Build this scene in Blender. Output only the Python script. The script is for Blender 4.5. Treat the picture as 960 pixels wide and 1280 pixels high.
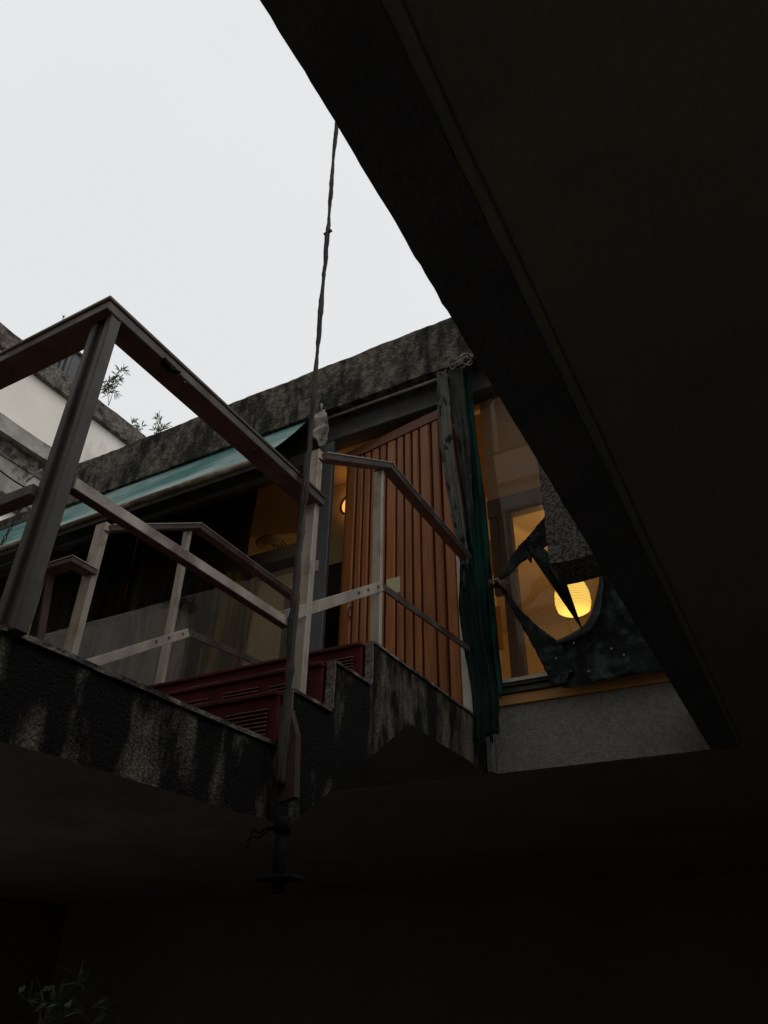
import bpy, bmesh, math, random
from mathutils import Vector, Matrix, noise
random.seed(7)
H = 1.55                      # eye height: every coordinate below is measured from the eye, H lifts it onto the ground
sc = bpy.context.scene
COL = sc.collection
for o in list(bpy.data.objects): bpy.data.objects.remove(o)

# ------------------------------------------------------------------ camera
pt, yaw, roll = math.radians(33.18), math.radians(28.942), math.radians(0.811)
F = Vector((-math.sin(yaw)*math.cos(pt), math.cos(yaw)*math.cos(pt), math.sin(pt)))
R0 = Vector((math.cos(yaw), math.sin(yaw), 0)); U0 = R0.cross(F)
R = math.cos(roll)*R0 + math.sin(roll)*U0; U = -math.sin(roll)*R0 + math.cos(roll)*U0
cam = bpy.data.cameras.new('camera'); camo = bpy.data.objects.new('camera', cam); COL.objects.link(camo)
M3 = Matrix((R, U, -F)).transposed()
camo.matrix_world = Matrix.Translation((0, 0, H)) @ M3.to_4x4()
cam.sensor_fit = 'VERTICAL'; cam.sensor_height = 36; cam.lens = 909.2*36/1280
cam.clip_start = 0.05; cam.clip_end = 500
sc.camera = camo

# ------------------------------------------------------------------ sky, sun, exposure
SUN_EL, SUN_AZ = math.radians(55), math.radians(100)
w = bpy.data.worlds.new('World'); sc.world = w; w.use_nodes = True
nt = w.node_tree; nt.nodes.clear()
sky = nt.nodes.new('ShaderNodeTexSky'); sky.sky_type = 'NISHITA'; sky.sun_disc = False
sky.sun_elevation = SUN_EL; sky.sun_rotation = SUN_AZ
tc = nt.nodes.new('ShaderNodeTexCoord'); nz = nt.nodes.new('ShaderNodeTexNoise'); nz.inputs['Scale'].default_value = 1.3
nz.inputs['Detail'].default_value = 3
cr = nt.nodes.new('ShaderNodeValToRGB')
cr.color_ramp.elements[0].position = .3; cr.color_ramp.elements[0].color = (8.0, 8.15, 8.25, 1)
cr.color_ramp.elements[1].position = .7; cr.color_ramp.elements[1].color = (8.45, 8.55, 8.6, 1)
mx = nt.nodes.new('ShaderNodeMixRGB'); mx.inputs[0].default_value = .96      # a thick layer of rain cloud over the blue
bg = nt.nodes.new('ShaderNodeBackground'); bg.inputs[1].default_value = .1
out = nt.nodes.new('ShaderNodeOutputWorld')
L = nt.links
L.new(tc.outputs['Generated'], nz.inputs['Vector']); L.new(nz.outputs['Fac'], cr.inputs[0])
L.new(sky.outputs[0], mx.inputs[1]); L.new(cr.outputs[0], mx.inputs[2]); L.new(mx.outputs[0], bg.inputs[0]); L.new(bg.outputs[0], out.inputs[0])
sl = bpy.data.lights.new('sun', 'SUN'); sl.energy = .5; sl.angle = math.radians(30); sl.color = (1, .97, .93)
so = bpy.data.objects.new('sun', sl); COL.objects.link(so)
sd = Vector((math.sin(SUN_AZ)*math.cos(SUN_EL), math.cos(SUN_AZ)*math.cos(SUN_EL), math.sin(SUN_EL)))
so.rotation_euler = sd.to_track_quat('Z', 'Y').to_euler(); so.location = (0, 0, 20)
sc.view_settings.view_transform = 'Standard'; sc.view_settings.look = 'None'
sc.view_settings.exposure = 0; sc.view_settings.gamma = 1
sc.cycles.max_bounces = 10; sc.cycles.transparent_max_bounces = 16

# ------------------------------------------------------------------ materials
def mat(name, c1, c2=None, rough=.7, scale=6, detail=6, stretch=(1,1,1), spec=.5, metal=0, lo=.35, hi=.65,
        c3=None, s3=3, st3=(1,1,1), lo3=.5, hi3=.62, bump=0, bscale=60, bstretch=(1,1,1), bdist=.01, voro=False, rvar=0, trans=0, emit=None, rnd=0):
    m = bpy.data.materials.new(name); m.use_nodes = True; t = m.node_tree; n = t.nodes; l = t.links
    b = n['Principled BSDF']; b.inputs['Roughness'].default_value = rough; b.inputs['Metallic'].default_value = metal
    b.inputs['Specular IOR Level'].default_value = spec
    tcn = n.new('ShaderNodeTexCoord')
    def noi(s, st, d=detail, rg=.55):
        mp = n.new('ShaderNodeMapping'); mp.inputs['Scale'].default_value = st
        l.new(tcn.outputs['Object'], mp.inputs[0])
        x = n.new('ShaderNodeTexNoise'); x.inputs['Scale'].default_value = s; x.inputs['Detail'].default_value = d
        x.inputs['Roughness'].default_value = rg; l.new(mp.outputs[0], x.inputs['Vector']); return x
    def mr(src, a, z):
        x = n.new('ShaderNodeMapRange'); x.inputs[1].default_value = a; x.inputs[2].default_value = z; l.new(src, x.inputs[0]); return x.outputs[0]
    c2 = c2 or tuple(v*.6 for v in c1)
    a = noi(scale, stretch); f = mr(a.outputs['Fac'], lo, hi)
    mxn = n.new('ShaderNodeMixRGB'); mxn.inputs[1].default_value = (*c1, 1); mxn.inputs[2].default_value = (*c2, 1); l.new(f, mxn.inputs[0])
    col = mxn.outputs[0]
    if c3:
        a3 = noi(s3, st3, 8, .62); m3 = n.new('ShaderNodeMixRGB'); m3.inputs[2].default_value = (*c3, 1)
        l.new(mr(a3.outputs['Fac'], lo3, hi3), m3.inputs[0]); l.new(col, m3.inputs[1]); col = m3.outputs[0]
    if rnd:          # every board of the same paint a little darker or lighter
        oi = n.new('ShaderNodeObjectInfo'); q = n.new('ShaderNodeMapRange'); q.inputs[3].default_value = 1-rnd; q.inputs[4].default_value = 1.0
        l.new(oi.outputs['Random'], q.inputs[0]); hs = n.new('ShaderNodeHueSaturation'); l.new(q.outputs[0], hs.inputs['Value']); l.new(col, hs.inputs['Color']); col = hs.outputs[0]
    l.new(col, b.inputs['Base Color'])
    if rvar:
        rr = n.new('ShaderNodeMapRange'); rr.inputs[3].default_value = rough-rvar; rr.inputs[4].default_value = rough+rvar
        l.new(a.outputs['Fac'], rr.inputs[0]); rr.inputs[1].default_value = .3; rr.inputs[2].default_value = .7; l.new(rr.outputs[0], b.inputs['Roughness'])
    if bump:
        if voro:
            mp = n.new('ShaderNodeMapping'); mp.inputs['Scale'].default_value = bstretch; l.new(tcn.outputs['Object'], mp.inputs[0])
            x = n.new('ShaderNodeTexVoronoi'); x.inputs['Scale'].default_value = bscale; l.new(mp.outputs[0], x.inputs['Vector']); h = x.outputs['Distance']
        else: h = noi(bscale, bstretch, 5).outputs['Fac']
        bp = n.new('ShaderNodeBump'); bp.inputs['Strength'].default_value = bump; bp.inputs['Distance'].default_value = bdist
        l.new(h, bp.inputs['Height']); l.new(bp.outputs[0], b.inputs['Normal'])
    if trans:
        tr = n.new('ShaderNodeBsdfTranslucent'); l.new(col, tr.inputs[0]); ms = n.new('ShaderNodeMixShader'); ms.inputs[0].default_value = trans
        l.new(b.outputs[0], ms.inputs[1]); l.new(tr.outputs[0], ms.inputs[2]); l.new(ms.outputs[0], n['Material Output'].inputs[0])
    if emit:
        b.inputs['Emission Color'].default_value = (*emit[0], 1); b.inputs['Emission Strength'].default_value = emit[1]
    return m

MAT = {}
MAT['moss_concrete'] = mat('mossy wet concrete', (.17,.15,.115), (.07,.062,.048), rough=.9, scale=110, detail=3, lo=.42, hi=.6, c3=(.004,.004,.0035), s3=3.1, st3=(1,1.7,.55), lo3=.385, hi3=.505, bump=1, bscale=150, bdist=.012, spec=.18)
MAT['fascia'] = mat('weathered fascia concrete', (.17,.15,.125), (.06,.055,.046), rough=.9, scale=24, detail=10, lo=.4, hi=.6, c3=(.010,.011,.008), s3=6, st3=(1.6,1,.6), lo3=.43, hi3=.60, bump=1, bscale=45, bdist=.025, spec=.25)
MAT['soffit'] = mat('painted soffit', (.37,.345,.275), (.31,.29,.23), rough=.9, scale=1.2, c3=(.23,.21,.165), s3=.9, st3=(1,1,1), lo3=.5, hi3=.75, bump=.4, bscale=60, bdist=.004, spec=.1)
MAT['soffit_grey'] = mat('grey soffit', (.3,.3,.28), (.2,.2,.19), rough=.9, scale=3)
MAT['edge'] = mat('dark slab edge', (.17,.17,.185), (.12,.12,.13), rough=.8, scale=5, bump=.8, bscale=70, bdist=.004, spec=.1)
MAT['bead'] = mat('paint bead', (.30,.27,.20), (.22,.20,.15), rough=.9, scale=6, spec=.1)
MAT['rough_block'] = mat('rough cast concrete', (.12,.11,.095), (.022,.02,.018), rough=.9, scale=75, lo=.4, hi=.6, bump=1, bscale=95, bdist=.02, bstretch=(1,1,1.5), spec=.2)
MAT['plaster'] = mat('grey roughcast', (.26,.25,.23), (.17,.165,.15), rough=.9, scale=60, c3=(.06,.058,.052), s3=1.6, st3=(1,1,.6), lo3=.52, hi3=.75, bump=1, bscale=150, bdist=.008)
MAT['white_wall'] = mat('white render', (.84,.80,.73), (.77,.73,.66), rough=.9, scale=1.2, c3=(.34,.31,.27), s3=1.1, st3=(1,1,.5), lo3=.55, hi3=.78, bump=.2, bscale=30)
MAT['coping'] = mat('stained coping', (.20,.17,.14), (.075,.062,.052), rough=.9, scale=20, detail=9, c3=(.022,.02,.018), s3=7, lo3=.44, hi3=.62, bump=1, bscale=20, bdist=.04)
MAT['grey_ledge'] = mat('pale cement ledge', (.36,.34,.30), (.22,.205,.18), rough=.9, scale=3, c3=(.06,.055,.05), s3=2.5, st3=(1,1,.6), lo3=.5, hi3=.6, bump=.7, bscale=12, bdist=.03)
MAT['corrugated'] = mat('grey sheet', (.075,.075,.08), (.05,.05,.053), rough=.6, scale=4)
MAT['steel'] = mat('weathered steel', (.35,.31,.26), (.20,.175,.145), rough=.45, scale=7, stretch=(1.6,1.6,.22), c3=(.10,.06,.04), s3=5, lo3=.52, hi3=.66, metal=.1, rvar=.14, bump=.15, bscale=40, bdist=.002, spec=.45)
MAT['steel_dark'] = mat('dark wet steel', (.082,.070,.062), (.04,.035,.032), rough=.5, scale=8, stretch=(1,1,.25), c3=(.035,.018,.013), s3=6, lo3=.50, hi3=.62, metal=.1, rvar=.14, bump=.2, bscale=50, bdist=.002, spec=.4)
MAT['steel_post'] = mat('dark wet post steel', (.050,.044,.040), (.028,.025,.023), rough=.5, scale=8, stretch=(1,1,.25), c3=(.025,.014,.011), s3=6, lo3=.50, hi3=.62, rvar=.14, bump=.2, bscale=50, bdist=.002, spec=.35)
MAT['rust'] = mat('red primer under rail', (.27,.125,.10), (.15,.075,.062), rough=.6, scale=10, bump=.3, bscale=60, bdist=.002)
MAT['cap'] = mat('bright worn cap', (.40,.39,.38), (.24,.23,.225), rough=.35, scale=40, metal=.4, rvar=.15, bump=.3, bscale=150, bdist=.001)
MAT['maroon'] = mat('maroon paint', (.075,.006,.008), (.05,.005,.006), rough=.6, scale=7, bump=.15, bscale=50, bdist=.001, c3=(.02,.004,.004), s3=5, lo3=.5, hi3=.7, spec=.12)
MAT['maroon_edge'] = mat('worn maroon louvre', (.34,.19,.18), (.20,.085,.08), rough=.45, scale=30, spec=.3)
MAT['wood'] = mat('orange brown timber', (.42,.150,.042), (.22,.072,.021), rough=.36, scale=7, stretch=(9,9,.45), lo=.3, hi=.7, bump=.3, bscale=18, bstretch=(9,9,.4), bdist=.001, spec=.3, rnd=.4)
MAT['wood_dark'] = mat('dark timber head', (.20,.075,.03), (.12,.045,.02), rough=.5, scale=5, stretch=(.5,6,6))
MAT['wood_sill'] = mat('varnished sill board', (.62,.33,.11), (.48,.24,.08), rough=.4, scale=5, stretch=(.6,8,8))
MAT['frame'] = mat('blue grey frame paint', (.060,.065,.072), (.042,.045,.05), rough=.5, scale=8, rvar=.1, bump=.1, bscale=60, bdist=.001)
MAT['frame_grey'] = mat('grey alu frame', (.19,.18,.17), (.14,.132,.125), rough=.5, scale=6, metal=.2)
MAT['white_strip'] = mat('white worn strip', (.62,.59,.55), (.42,.39,.36), rough=.6, scale=12, c3=(.15,.13,.11), s3=9, lo3=.6, hi3=.7)
MAT['awning'] = mat('teal awning cloth', (.045,.155,.142), (.030,.11,.10), rough=.8, scale=.6, stretch=(.8,1,1), c3=(.32,.42,.42), s3=.5, st3=(1,2.4,2.4), lo3=.44, hi3=.62, bump=.1, bscale=120, bdist=.001, spec=.25)  # the pale streaks are a white sheen put into the cloth colour
MAT['bar'] = mat('cream front bar', (.30,.26,.19), (.17,.14,.10), rough=.6, scale=10, c3=(.07,.04,.028), s3=10, st3=(.25,1,1), lo3=.42, hi3=.56)
MAT['brown'] = mat('brown metal', (.055,.048,.040), (.03,.027,.023), rough=.7, scale=9, spec=.2)
MAT['tarp_grey'] = mat('mouldy grey tarp', (.15,.155,.14), (.05,.056,.054), rough=.8, scale=2.4, stretch=(5,5,.5), c3=(.008,.010,.010), s3=13, st3=(1,1,.6), lo3=.53, hi3=.59, bump=.6, bscale=30, bstretch=(3,3,.5), bdist=.006, spec=.2)
MAT['tarp_dull'] = mat('dull dark tarp', (.055,.062,.060), (.025,.03,.029), rough=.8, scale=3, stretch=(5,5,.5), c3=(.008,.012,.011), s3=9, st3=(1,1,.5), lo3=.5, hi3=.58, bump=.6, bscale=30, bstretch=(3,3,.5), bdist=.006, spec=.2)
MAT['tarp_green'] = mat('green tarp', (.010,.085,.066), (.006,.035,.030), rough=.85, scale=4, stretch=(5,5,.5), c3=(.005,.010,.009), s3=2.4, st3=(3,3,.6), lo3=.44, hi3=.58, bump=.5, bscale=25, bstretch=(4,4,.4), bdist=.005, trans=.1, spec=.12)
MAT['old_rust'] = mat('old rust', (.075,.045,.04), (.04,.028,.025), rough=.8, scale=14, bump=.5, bscale=60, bdist=.003, spec=.2)
MAT['tarp_dark'] = mat('dark green tarp', (.008,.026,.022), (.004,.010,.009), rough=.85, scale=3, stretch=(5,5,.4), c3=(.02,.05,.043), s3=8, st3=(1,1,.5), lo3=.58, hi3=.68, bump=.5, bscale=22, bstretch=(3,3,.5), bdist=.004, spec=.12)
MAT['tarp_black'] = mat('black shade cloth', (.009,.013,.013), (.004,.006,.006), rough=.85, scale=6, c3=(.045,.062,.058), s3=7, lo3=.50, hi3=.66, bump=.8, bscale=30, bdist=.012, spec=.15)
MAT['rope'] = mat('old wet rope', (.055,.048,.042), (.028,.025,.022), rough=.85, scale=30, stretch=(1,1,.3), bump=1, bscale=90, bstretch=(1,1,.35), bdist=.004, spec=.2)
MAT['cord'] = mat('pale cord', (.34,.30,.26), (.25,.22,.19), rough=.8)
MAT['rag'] = mat('dirty pale rag', (.36,.34,.31), (.18,.17,.155), rough=.9, scale=12, c3=(.05,.045,.04), s3=14, lo3=.5, hi3=.6, bump=.8, bscale=30, bdist=.01, spec=.2)
MAT['cream'] = mat('cream interior paint', (.62,.53,.33), (.57,.485,.30), rough=.85, scale=1.5)
MAT['ceil_in'] = mat('interior ceiling', (.62,.52,.36), (.57,.475,.33), rough=.9, scale=1.5)
MAT['dark_drape'] = mat('near black drape', (.055,.045,.035), (.010,.009,.008), rough=.85, scale=3, stretch=(5,5,.12), lo=.45, hi=.62)
MAT['brown_drape'] = mat('ochre drape', (.46,.34,.11), (.12,.085,.03), rough=.85, scale=3, stretch=(6,6,.15), lo=.42, hi=.58, trans=.5)
MAT['dull_drape'] = mat('dull brown drape', (.20,.165,.11), (.07,.06,.042), rough=.9, scale=3, stretch=(6,6,.15), lo=.4, hi=.6, spec=.1)
MAT['sheer'] = mat('grey net curtain', (.27,.25,.20), (.06,.055,.042), rough=.9, scale=3, stretch=(5,5,.12), lo=.42, hi=.58, trans=.3)
MAT['blind'] = mat('cream blind', (.80,.72,.52), (.72,.65,.46), rough=.85, scale=3, stretch=(5,1,.4), trans=.35)
MAT['dark_in'] = mat('dark cupboard', (.016,.017,.02), (.011,.011,.013), rough=.5)
MAT['pale_in'] = mat('pale trunking', (.42,.38,.31), (.34,.31,.25), rough=.8)
MAT['grey_in'] = mat('grey patch', (.15,.14,.13), (.11,.10,.095), rough=.7)
MAT['upper'] = mat('brown paper screen', (.62,.53,.44), (.57,.485,.40), rough=.8, scale=1.5, trans=.33)  # tone of the mirrored building, put into a panel colour
MAT['carton'] = mat('ochre paper', (.62,.44,.19), (.55,.38,.16), rough=.8, scale=2, trans=.55)  # ochre of a stepped reflection, put into added panels
MAT['ground'] = mat('damp paved ground', (.10,.095,.08), (.07,.065,.055), rough=.85, scale=1.5, bump=.5, bscale=12)
MAT['back'] = mat('dark basement wall', (.17,.145,.12), (.14,.12,.10), rough=.9, scale=.8, bump=.5, bscale=20, spec=.1)
MAT['leaf'] = mat('bamboo leaf', (.12,.14,.07), (.08,.10,.05), rough=.6, scale=20, trans=.5)
MAT['leaf_green'] = mat('fern leaf', (.08,.13,.05), (.05,.08,.03), rough=.6, scale=20, trans=.2)
MAT['stem'] = mat('stem', (.08,.085,.04), (.05,.05,.03), rough=.7)
MAT['op_wall'] = mat('beige render', (.72,.62,.50), (.66,.57,.46), rough=.9, scale=.8, bump=.1, bscale=10)
MAT['op_dark'] = mat('brown rendered wall', (.42,.36,.28), (.34,.29,.23), rough=.9, scale=.4)
MAT['op_win'] = mat('shuttered window', (.085,.07,.06), (.06,.05,.04), rough=.4)
MAT['black_rubber'] = mat('black rubber', (.014,.014,.014), rough=.95, spec=.05)
MAT['steel_bolt'] = mat('bolt', (.07,.06,.055), rough=.5)
MAT['flower_metal'] = mat('pale yellow plate', (.42,.38,.24), (.34,.3,.18), rough=.5)
MAT['lantern'] = mat('lit paper', (.22,.17,.05), (.19,.14,.04), rough=.9, spec=.05, emit=((1,.63,.12), 1.08))
MAT['lantern_rib'] = mat('lit paper over rib', (.2,.15,.04), rough=.9, spec=.05, emit=((1,.55,.08), .62))
MAT['tarp_hem'] = mat('rolled hem of shade cloth', (.045,.062,.058), (.02,.028,.027), rough=.8, scale=14, bump=.6, bscale=50, bdist=.005, spec=.2)
MAT['sconce'] = mat('lit sconce glass', (.9,.7,.4), rough=.5, emit=((1,.42,.10), 1.15))
MAT['bulb'] = mat('lit bulb', (1,.8,.5), rough=.5, emit=((1,.6,.2), 3))

def glass_mat(name, ior=1.5, tint=(.93,.93,.92)):
    m = bpy.data.materials.new(name); m.use_nodes = True; t = m.node_tree; t.nodes.clear()
    o = t.nodes.new('ShaderNodeOutputMaterial'); mxs = t.nodes.new('ShaderNodeMixShader'); fr = t.nodes.new('ShaderNodeFresnel'); fr.inputs[0].default_value = ior
    tr = t.nodes.new('ShaderNodeBsdfTransparent'); tr.inputs[0].default_value = (*tint, 1); gl = t.nodes.new('ShaderNodeBsdfGlossy'); gl.inputs['Roughness'].default_value = .01
    t.links.new(fr.outputs[0], mxs.inputs[0]); t.links.new(tr.outputs[0], mxs.inputs[1]); t.links.new(gl.outputs[0], mxs.inputs[2]); t.links.new(mxs.outputs[0], o.inputs[0]); return m
MAT['glass'] = glass_mat('window glass', 1.6)
mclear = bpy.data.materials.new('glass rear face'); mclear.use_nodes = True; mclear.node_tree.nodes.clear()
_o = mclear.node_tree.nodes.new('ShaderNodeOutputMaterial'); _t = mclear.node_tree.nodes.new('ShaderNodeBsdfTransparent'); mclear.node_tree.links.new(_t.outputs[0], _o.inputs[0])
MAT['drop'] = glass_mat('water drop', 1.33, (1,1,1))

# ------------------------------------------------------------------ builders
def place(name, me, mats, parent=None):
    """mesh given in eye-based coordinates -> object with its origin at its own base"""
    vs = me.vertices
    xs = [v.co.x for v in vs]; ys = [v.co.y for v in vs]; zs = [v.co.z for v in vs]
    c = Vector(((min(xs)+max(xs))/2, (min(ys)+max(ys))/2, min(zs)))
    me.transform(Matrix.Translation(-c))
    o = bpy.data.objects.new(name, me); COL.objects.link(o)
    for m in (mats if isinstance(mats, (list, tuple)) else [mats]): me.materials.append(MAT[m] if isinstance(m, str) else m)
    wl = c + Vector((0, 0, H))
    if parent:
        o.parent = parent; o.location = wl - wloc(parent)
    else: o.location = wl
    return o
def wloc(o):
    v = Vector(o.location)
    while o.parent: o = o.parent; v += o.location
    return v
def tag(o, label, cat, group=None, kind=None):
    if label: o['label'] = label
    if cat: o['category'] = cat
    if group: o['group'] = group
    if kind: o['kind'] = kind
    return o
def root(name, loc, label, cat, group=None):
    o = bpy.data.objects.new(name, None); COL.objects.link(o); o.location = (loc[0], loc[1], loc[2]+H); o.empty_display_size = .1
    return tag(o, label, cat, group)
def struct(o): o['kind'] = 'structure'; return o

class B:
    def __init__(s): s.bm = bmesh.new()
    def box(s, x0, x1, y0, y1, z0, z1, mi=0):
        v = [s.bm.verts.new(p) for p in ((x0,y0,z0),(x1,y0,z0),(x1,y1,z0),(x0,y1,z0),(x0,y0,z1),(x1,y0,z1),(x1,y1,z1),(x0,y1,z1))]
        for q in ((0,3,2,1),(4,5,6,7),(0,1,5,4),(1,2,6,5),(2,3,7,6),(3,0,4,7)):
            f = s.bm.faces.new([v[i] for i in q]); f.material_index = mi
        return s
    def beam(s, a, b, wdt, hgt, up=(0,0,1), mi=0, ext=0):
        """rectangular bar from a to b; wdt across, hgt along 'up'"""
        a, b, up = Vector(a), Vector(b), Vector(up); d = (b-a).normalized(); a = a-d*ext; b = b+d*ext
        side = d.cross(up).normalized(); u = side.cross(d).normalized()
        v = []
        for p in (a, b):
            for sx, sz in ((-1,-1),(1,-1),(1,1),(-1,1)): v.append(s.bm.verts.new(p+side*wdt/2*sx+u*hgt/2*sz))
        for q in ((0,1,2,3),(7,6,5,4),(0,4,5,1),(1,5,6,2),(2,6,7,3),(3,7,4,0)):
            f = s.bm.faces.new([v[i] for i in q]); f.material_index = mi
        bmesh.ops.recalc_face_normals(s.bm, faces=s.bm.faces[-6:] if False else list(s.bm.faces))
        return s
    def tube(s, pts, r, n=8, mi=0, rfun=None, caps=True):
        pts = [Vector(p) for p in pts]; rings = []
        flat = max(p.y for p in pts)-min(p.y for p in pts) < .03 and len(pts) > 2
        for i, p in enumerate(pts):
            d = (pts[min(i+1, len(pts)-1)] - pts[max(i-1, 0)]).normalized()
            ref = Vector((0,0,1)) if abs(d.z) < .9 else Vector((1,0,0))
            if flat and abs(d.y) < .8: ref = Vector((0,1,0))
            u = d.cross(ref).normalized(); v = d.cross(u).normalized()
            rr = r if not rfun else rfun(i/(len(pts)-1))
            rings.append([s.bm.verts.new(p + (u*math.cos(2*math.pi*k/n)+v*math.sin(2*math.pi*k/n))*rr) for k in range(n)])
        for i in range(len(rings)-1):
            for k in range(n):
                f = s.bm.faces.new((rings[i][k], rings[i][(k+1)%n], rings[i+1][(k+1)%n], rings[i+1][k])); f.material_index = mi; f.smooth = True
        if caps:
            for rg in (rings[0], rings[-1]):
                f = s.bm.faces.new(rg); f.material_index = mi
        bmesh.ops.recalc_face_normals(s.bm, faces=list(s.bm.faces)); return s
    def prism(s, pts2, axis, a0, a1, mi=0):
        """pts2 polygon: axis 'x' -> (y,z), 'y' -> (x,z), 'z' -> (x,y)"""
        def P(p, a): return {'x': (a, p[0], p[1]), 'y': (p[0], a, p[1]), 'z': (p[0], p[1], a)}[axis]
        A = [s.bm.verts.new(P(p, a0)) for p in pts2]; Z = [s.bm.verts.new(P(p, a1)) for p in pts2]
        n = len(pts2); fs = [s.bm.faces.new(A), s.bm.faces.new(Z)]
        for i in range(n): fs.append(s.bm.faces.new((A[i], A[(i+1)%n], Z[(i+1)%n], Z[i])))
        for f in fs: f.material_index = mi
        bmesh.ops.recalc_face_normals(s.bm, faces=list(s.bm.faces)); return s
    def bevel(s, w_, seg=1):
        bmesh.ops.bevel(s.bm, geom=[e for e in s.bm.edges], offset=w_, segments=seg, affect='EDGES', clamp_overlap=True); return s
    def rough(s, cell, amp, freq=3, axes=(1,1,1), passes=7):
        bmesh.ops.triangulate(s.bm, faces=[f for f in s.bm.faces if len(f.verts) > 4])
        for _ in range(passes):
            es = [e for e in s.bm.edges if e.calc_length() > cell]
            if not es: break
            bmesh.ops.subdivide_edges(s.bm, edges=es, cuts=1, use_grid_fill=True)
            bmesh.ops.triangulate(s.bm, faces=[f for f in s.bm.faces if len(f.verts) > 4])
        for v in s.bm.verts:
            p = v.co
            d = noise.noise_vector(p*freq) + noise.noise_vector(p*freq*4)*.45 + noise.noise_vector(p*freq*11)*.25
            v.co = p + Vector((d.x*axes[0], d.y*axes[1], d.z*axes[2]))*amp
        return s
    def out(s, name, mats, parent=None, smooth=False):
        me = bpy.data.meshes.new(name)
        if smooth:
            for f in s.bm.faces: f.smooth = True
        s.bm.to_mesh(me); s.bm.free(); return place(name, me, mats, parent)

def poly_cloth(name, pts, y, mats, parent=None, cell=.03, amp=.02, thick=.004, freq=6, hole=None, slope=None):
    """flat-ish sheet of cloth: outline (x,z) at depth y, wrinkled, with real thickness"""
    bm = bmesh.new()
    def loop(pp):
        vv = [bm.verts.new((p[0], y, p[1])) for p in pp]
        return [bm.edges.new((vv[i], vv[(i+1) % len(vv)])) for i in range(len(vv))]
    es = loop(pts)
    if hole: es += loop(hole)
    bmesh.ops.triangle_fill(bm, edges=es, use_beauty=True, use_dissolve=False)
    for _ in range(7):
        ee = [e for e in bm.edges if e.calc_length() > cell]
        if not ee: break
        bmesh.ops.subdivide_edges(bm, edges=ee, cuts=1)
        bmesh.ops.triangulate(bm, faces=[f for f in bm.faces if len(f.verts) > 3])
    for v in bm.verts:
        p = v.co; v.co.y += amp*(noise.noise(Vector((p.x*freq, 3.1, p.z*freq*.6))) + .5*noise.noise(Vector((p.x*freq*3, 9.1, p.z*freq*3))))
        if slope: v.co.y += slope(p.x, p.z)
    if any(len(e.link_faces) == 1 for e in bm.edges):
        for v in bm.verts:
            if v.is_boundary:
                v.co.x += random.uniform(-.003, .003); v.co.z += random.uniform(-.003, .003)
    bmesh.ops.recalc_face_normals(bm, faces=list(bm.faces))
    bmesh.ops.solidify(bm, geom=list(bm.faces), thickness=thick)
    me = bpy.data.meshes.new(name); bm.to_mesh(me); bm.free()
    for p in me.polygons: p.use_smooth = True
    return place(name, me, mats, parent)

def smooth(pts, n=6):
    P = [Vector(p) for p in pts]; out_ = []
    for i in range(len(P)-1):
        a, b_, c, d = P[max(i-1, 0)], P[i], P[i+1], P[min(i+2, len(P)-1)]
        for k in range(n):
            t = k/n; out_.append(.5*((2*b_)+(c-a)*t+(2*a-5*b_+4*c-d)*t*t+(3*b_-a-3*c+d)*t**3))
    return out_+[P[-1]]
def fold_sheet(name, left, right, y, mats, parent=None, nu=40, nv=40, folds=5, amp=.03, thick=.003, seed=0, rag=0, tw=0):
    """hanging folded cloth between two outlines given as [(x,z)...] from top to bottom"""
    def at(pl, t):
        q = t*(len(pl)-1); i = min(int(q), len(pl)-2); f = q-i
        return pl[i][0]*(1-f)+pl[i+1][0]*f, pl[i][1]*(1-f)+pl[i+1][1]*f
    bm = bmesh.new(); g = []
    for j in range(nv+1):
        t = j/nv; xl, zl = at(left, t); xr, zr = at(right, t); row = []
        for i in range(nu+1):
            u = i/nu
            ph = u*folds*2*math.pi + 1.3*noise.noise(Vector((u*2+seed, t*2.2, seed))) + tw*t
            a = amp*(.55+.45*noise.noise(Vector((u*3, t*1.5, seed+5))))
            q3 = noise.noise(Vector((u*folds*1.7, t*1.6, seed+3)))*1.6 + noise.noise(Vector((u*folds*4, t*3.2, seed+13)))*1.1
            yy = y + .45*a*math.sin(ph) + a*q3 + .35*amp*noise.noise(Vector((u*9, t*14, seed))) + .22*amp*noise.noise(Vector((u*22, t*40, seed)))
            zz = zl*(1-u)+zr*u
            if rag and j == nv: zz += rag*noise.noise(Vector((u*17, seed, 2.2)))
            xx = xl*(1-u)+xr*u + .004*noise.noise(Vector((t*13, u*5, seed+9)))
            row.append(bm.verts.new((xx, yy, zz)))
        g.append(row)
    for j in range(nv):
        for i in range(nu): bm.faces.new((g[j][i], g[j+1][i], g[j+1][i+1], g[j][i+1]))
    g2 = [[bm.verts.new(v.co+Vector((0, thick, 0))) for v in row] for row in g]
    for j in range(nv):
        for i in range(nu): bm.faces.new((g2[j][i], g2[j][i+1], g2[j+1][i+1], g2[j+1][i]))
    for i in range(nu):
        bm.faces.new((g[0][i], g[0][i+1], g2[0][i+1], g2[0][i])); bm.faces.new((g[nv][i+1], g[nv][i], g2[nv][i], g2[nv][i+1]))
    for j in range(nv):
        bm.faces.new((g[j+1][0], g[j][0], g2[j][0], g2[j+1][0])); bm.faces.new((g[j][nu], g[j+1][nu], g2[j+1][nu], g2[j][nu]))
    me = bpy.data.meshes.new(name); bm.to_mesh(me); bm.free()
    for p in me.polygons: p.use_smooth = True
    return place(name, me, mats, parent)

# ================================================================== SETTING
g = B(); g.box(-150, 150, -150, 150, -H-.2, -H); struct(g.out('ground', 'ground'))
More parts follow.
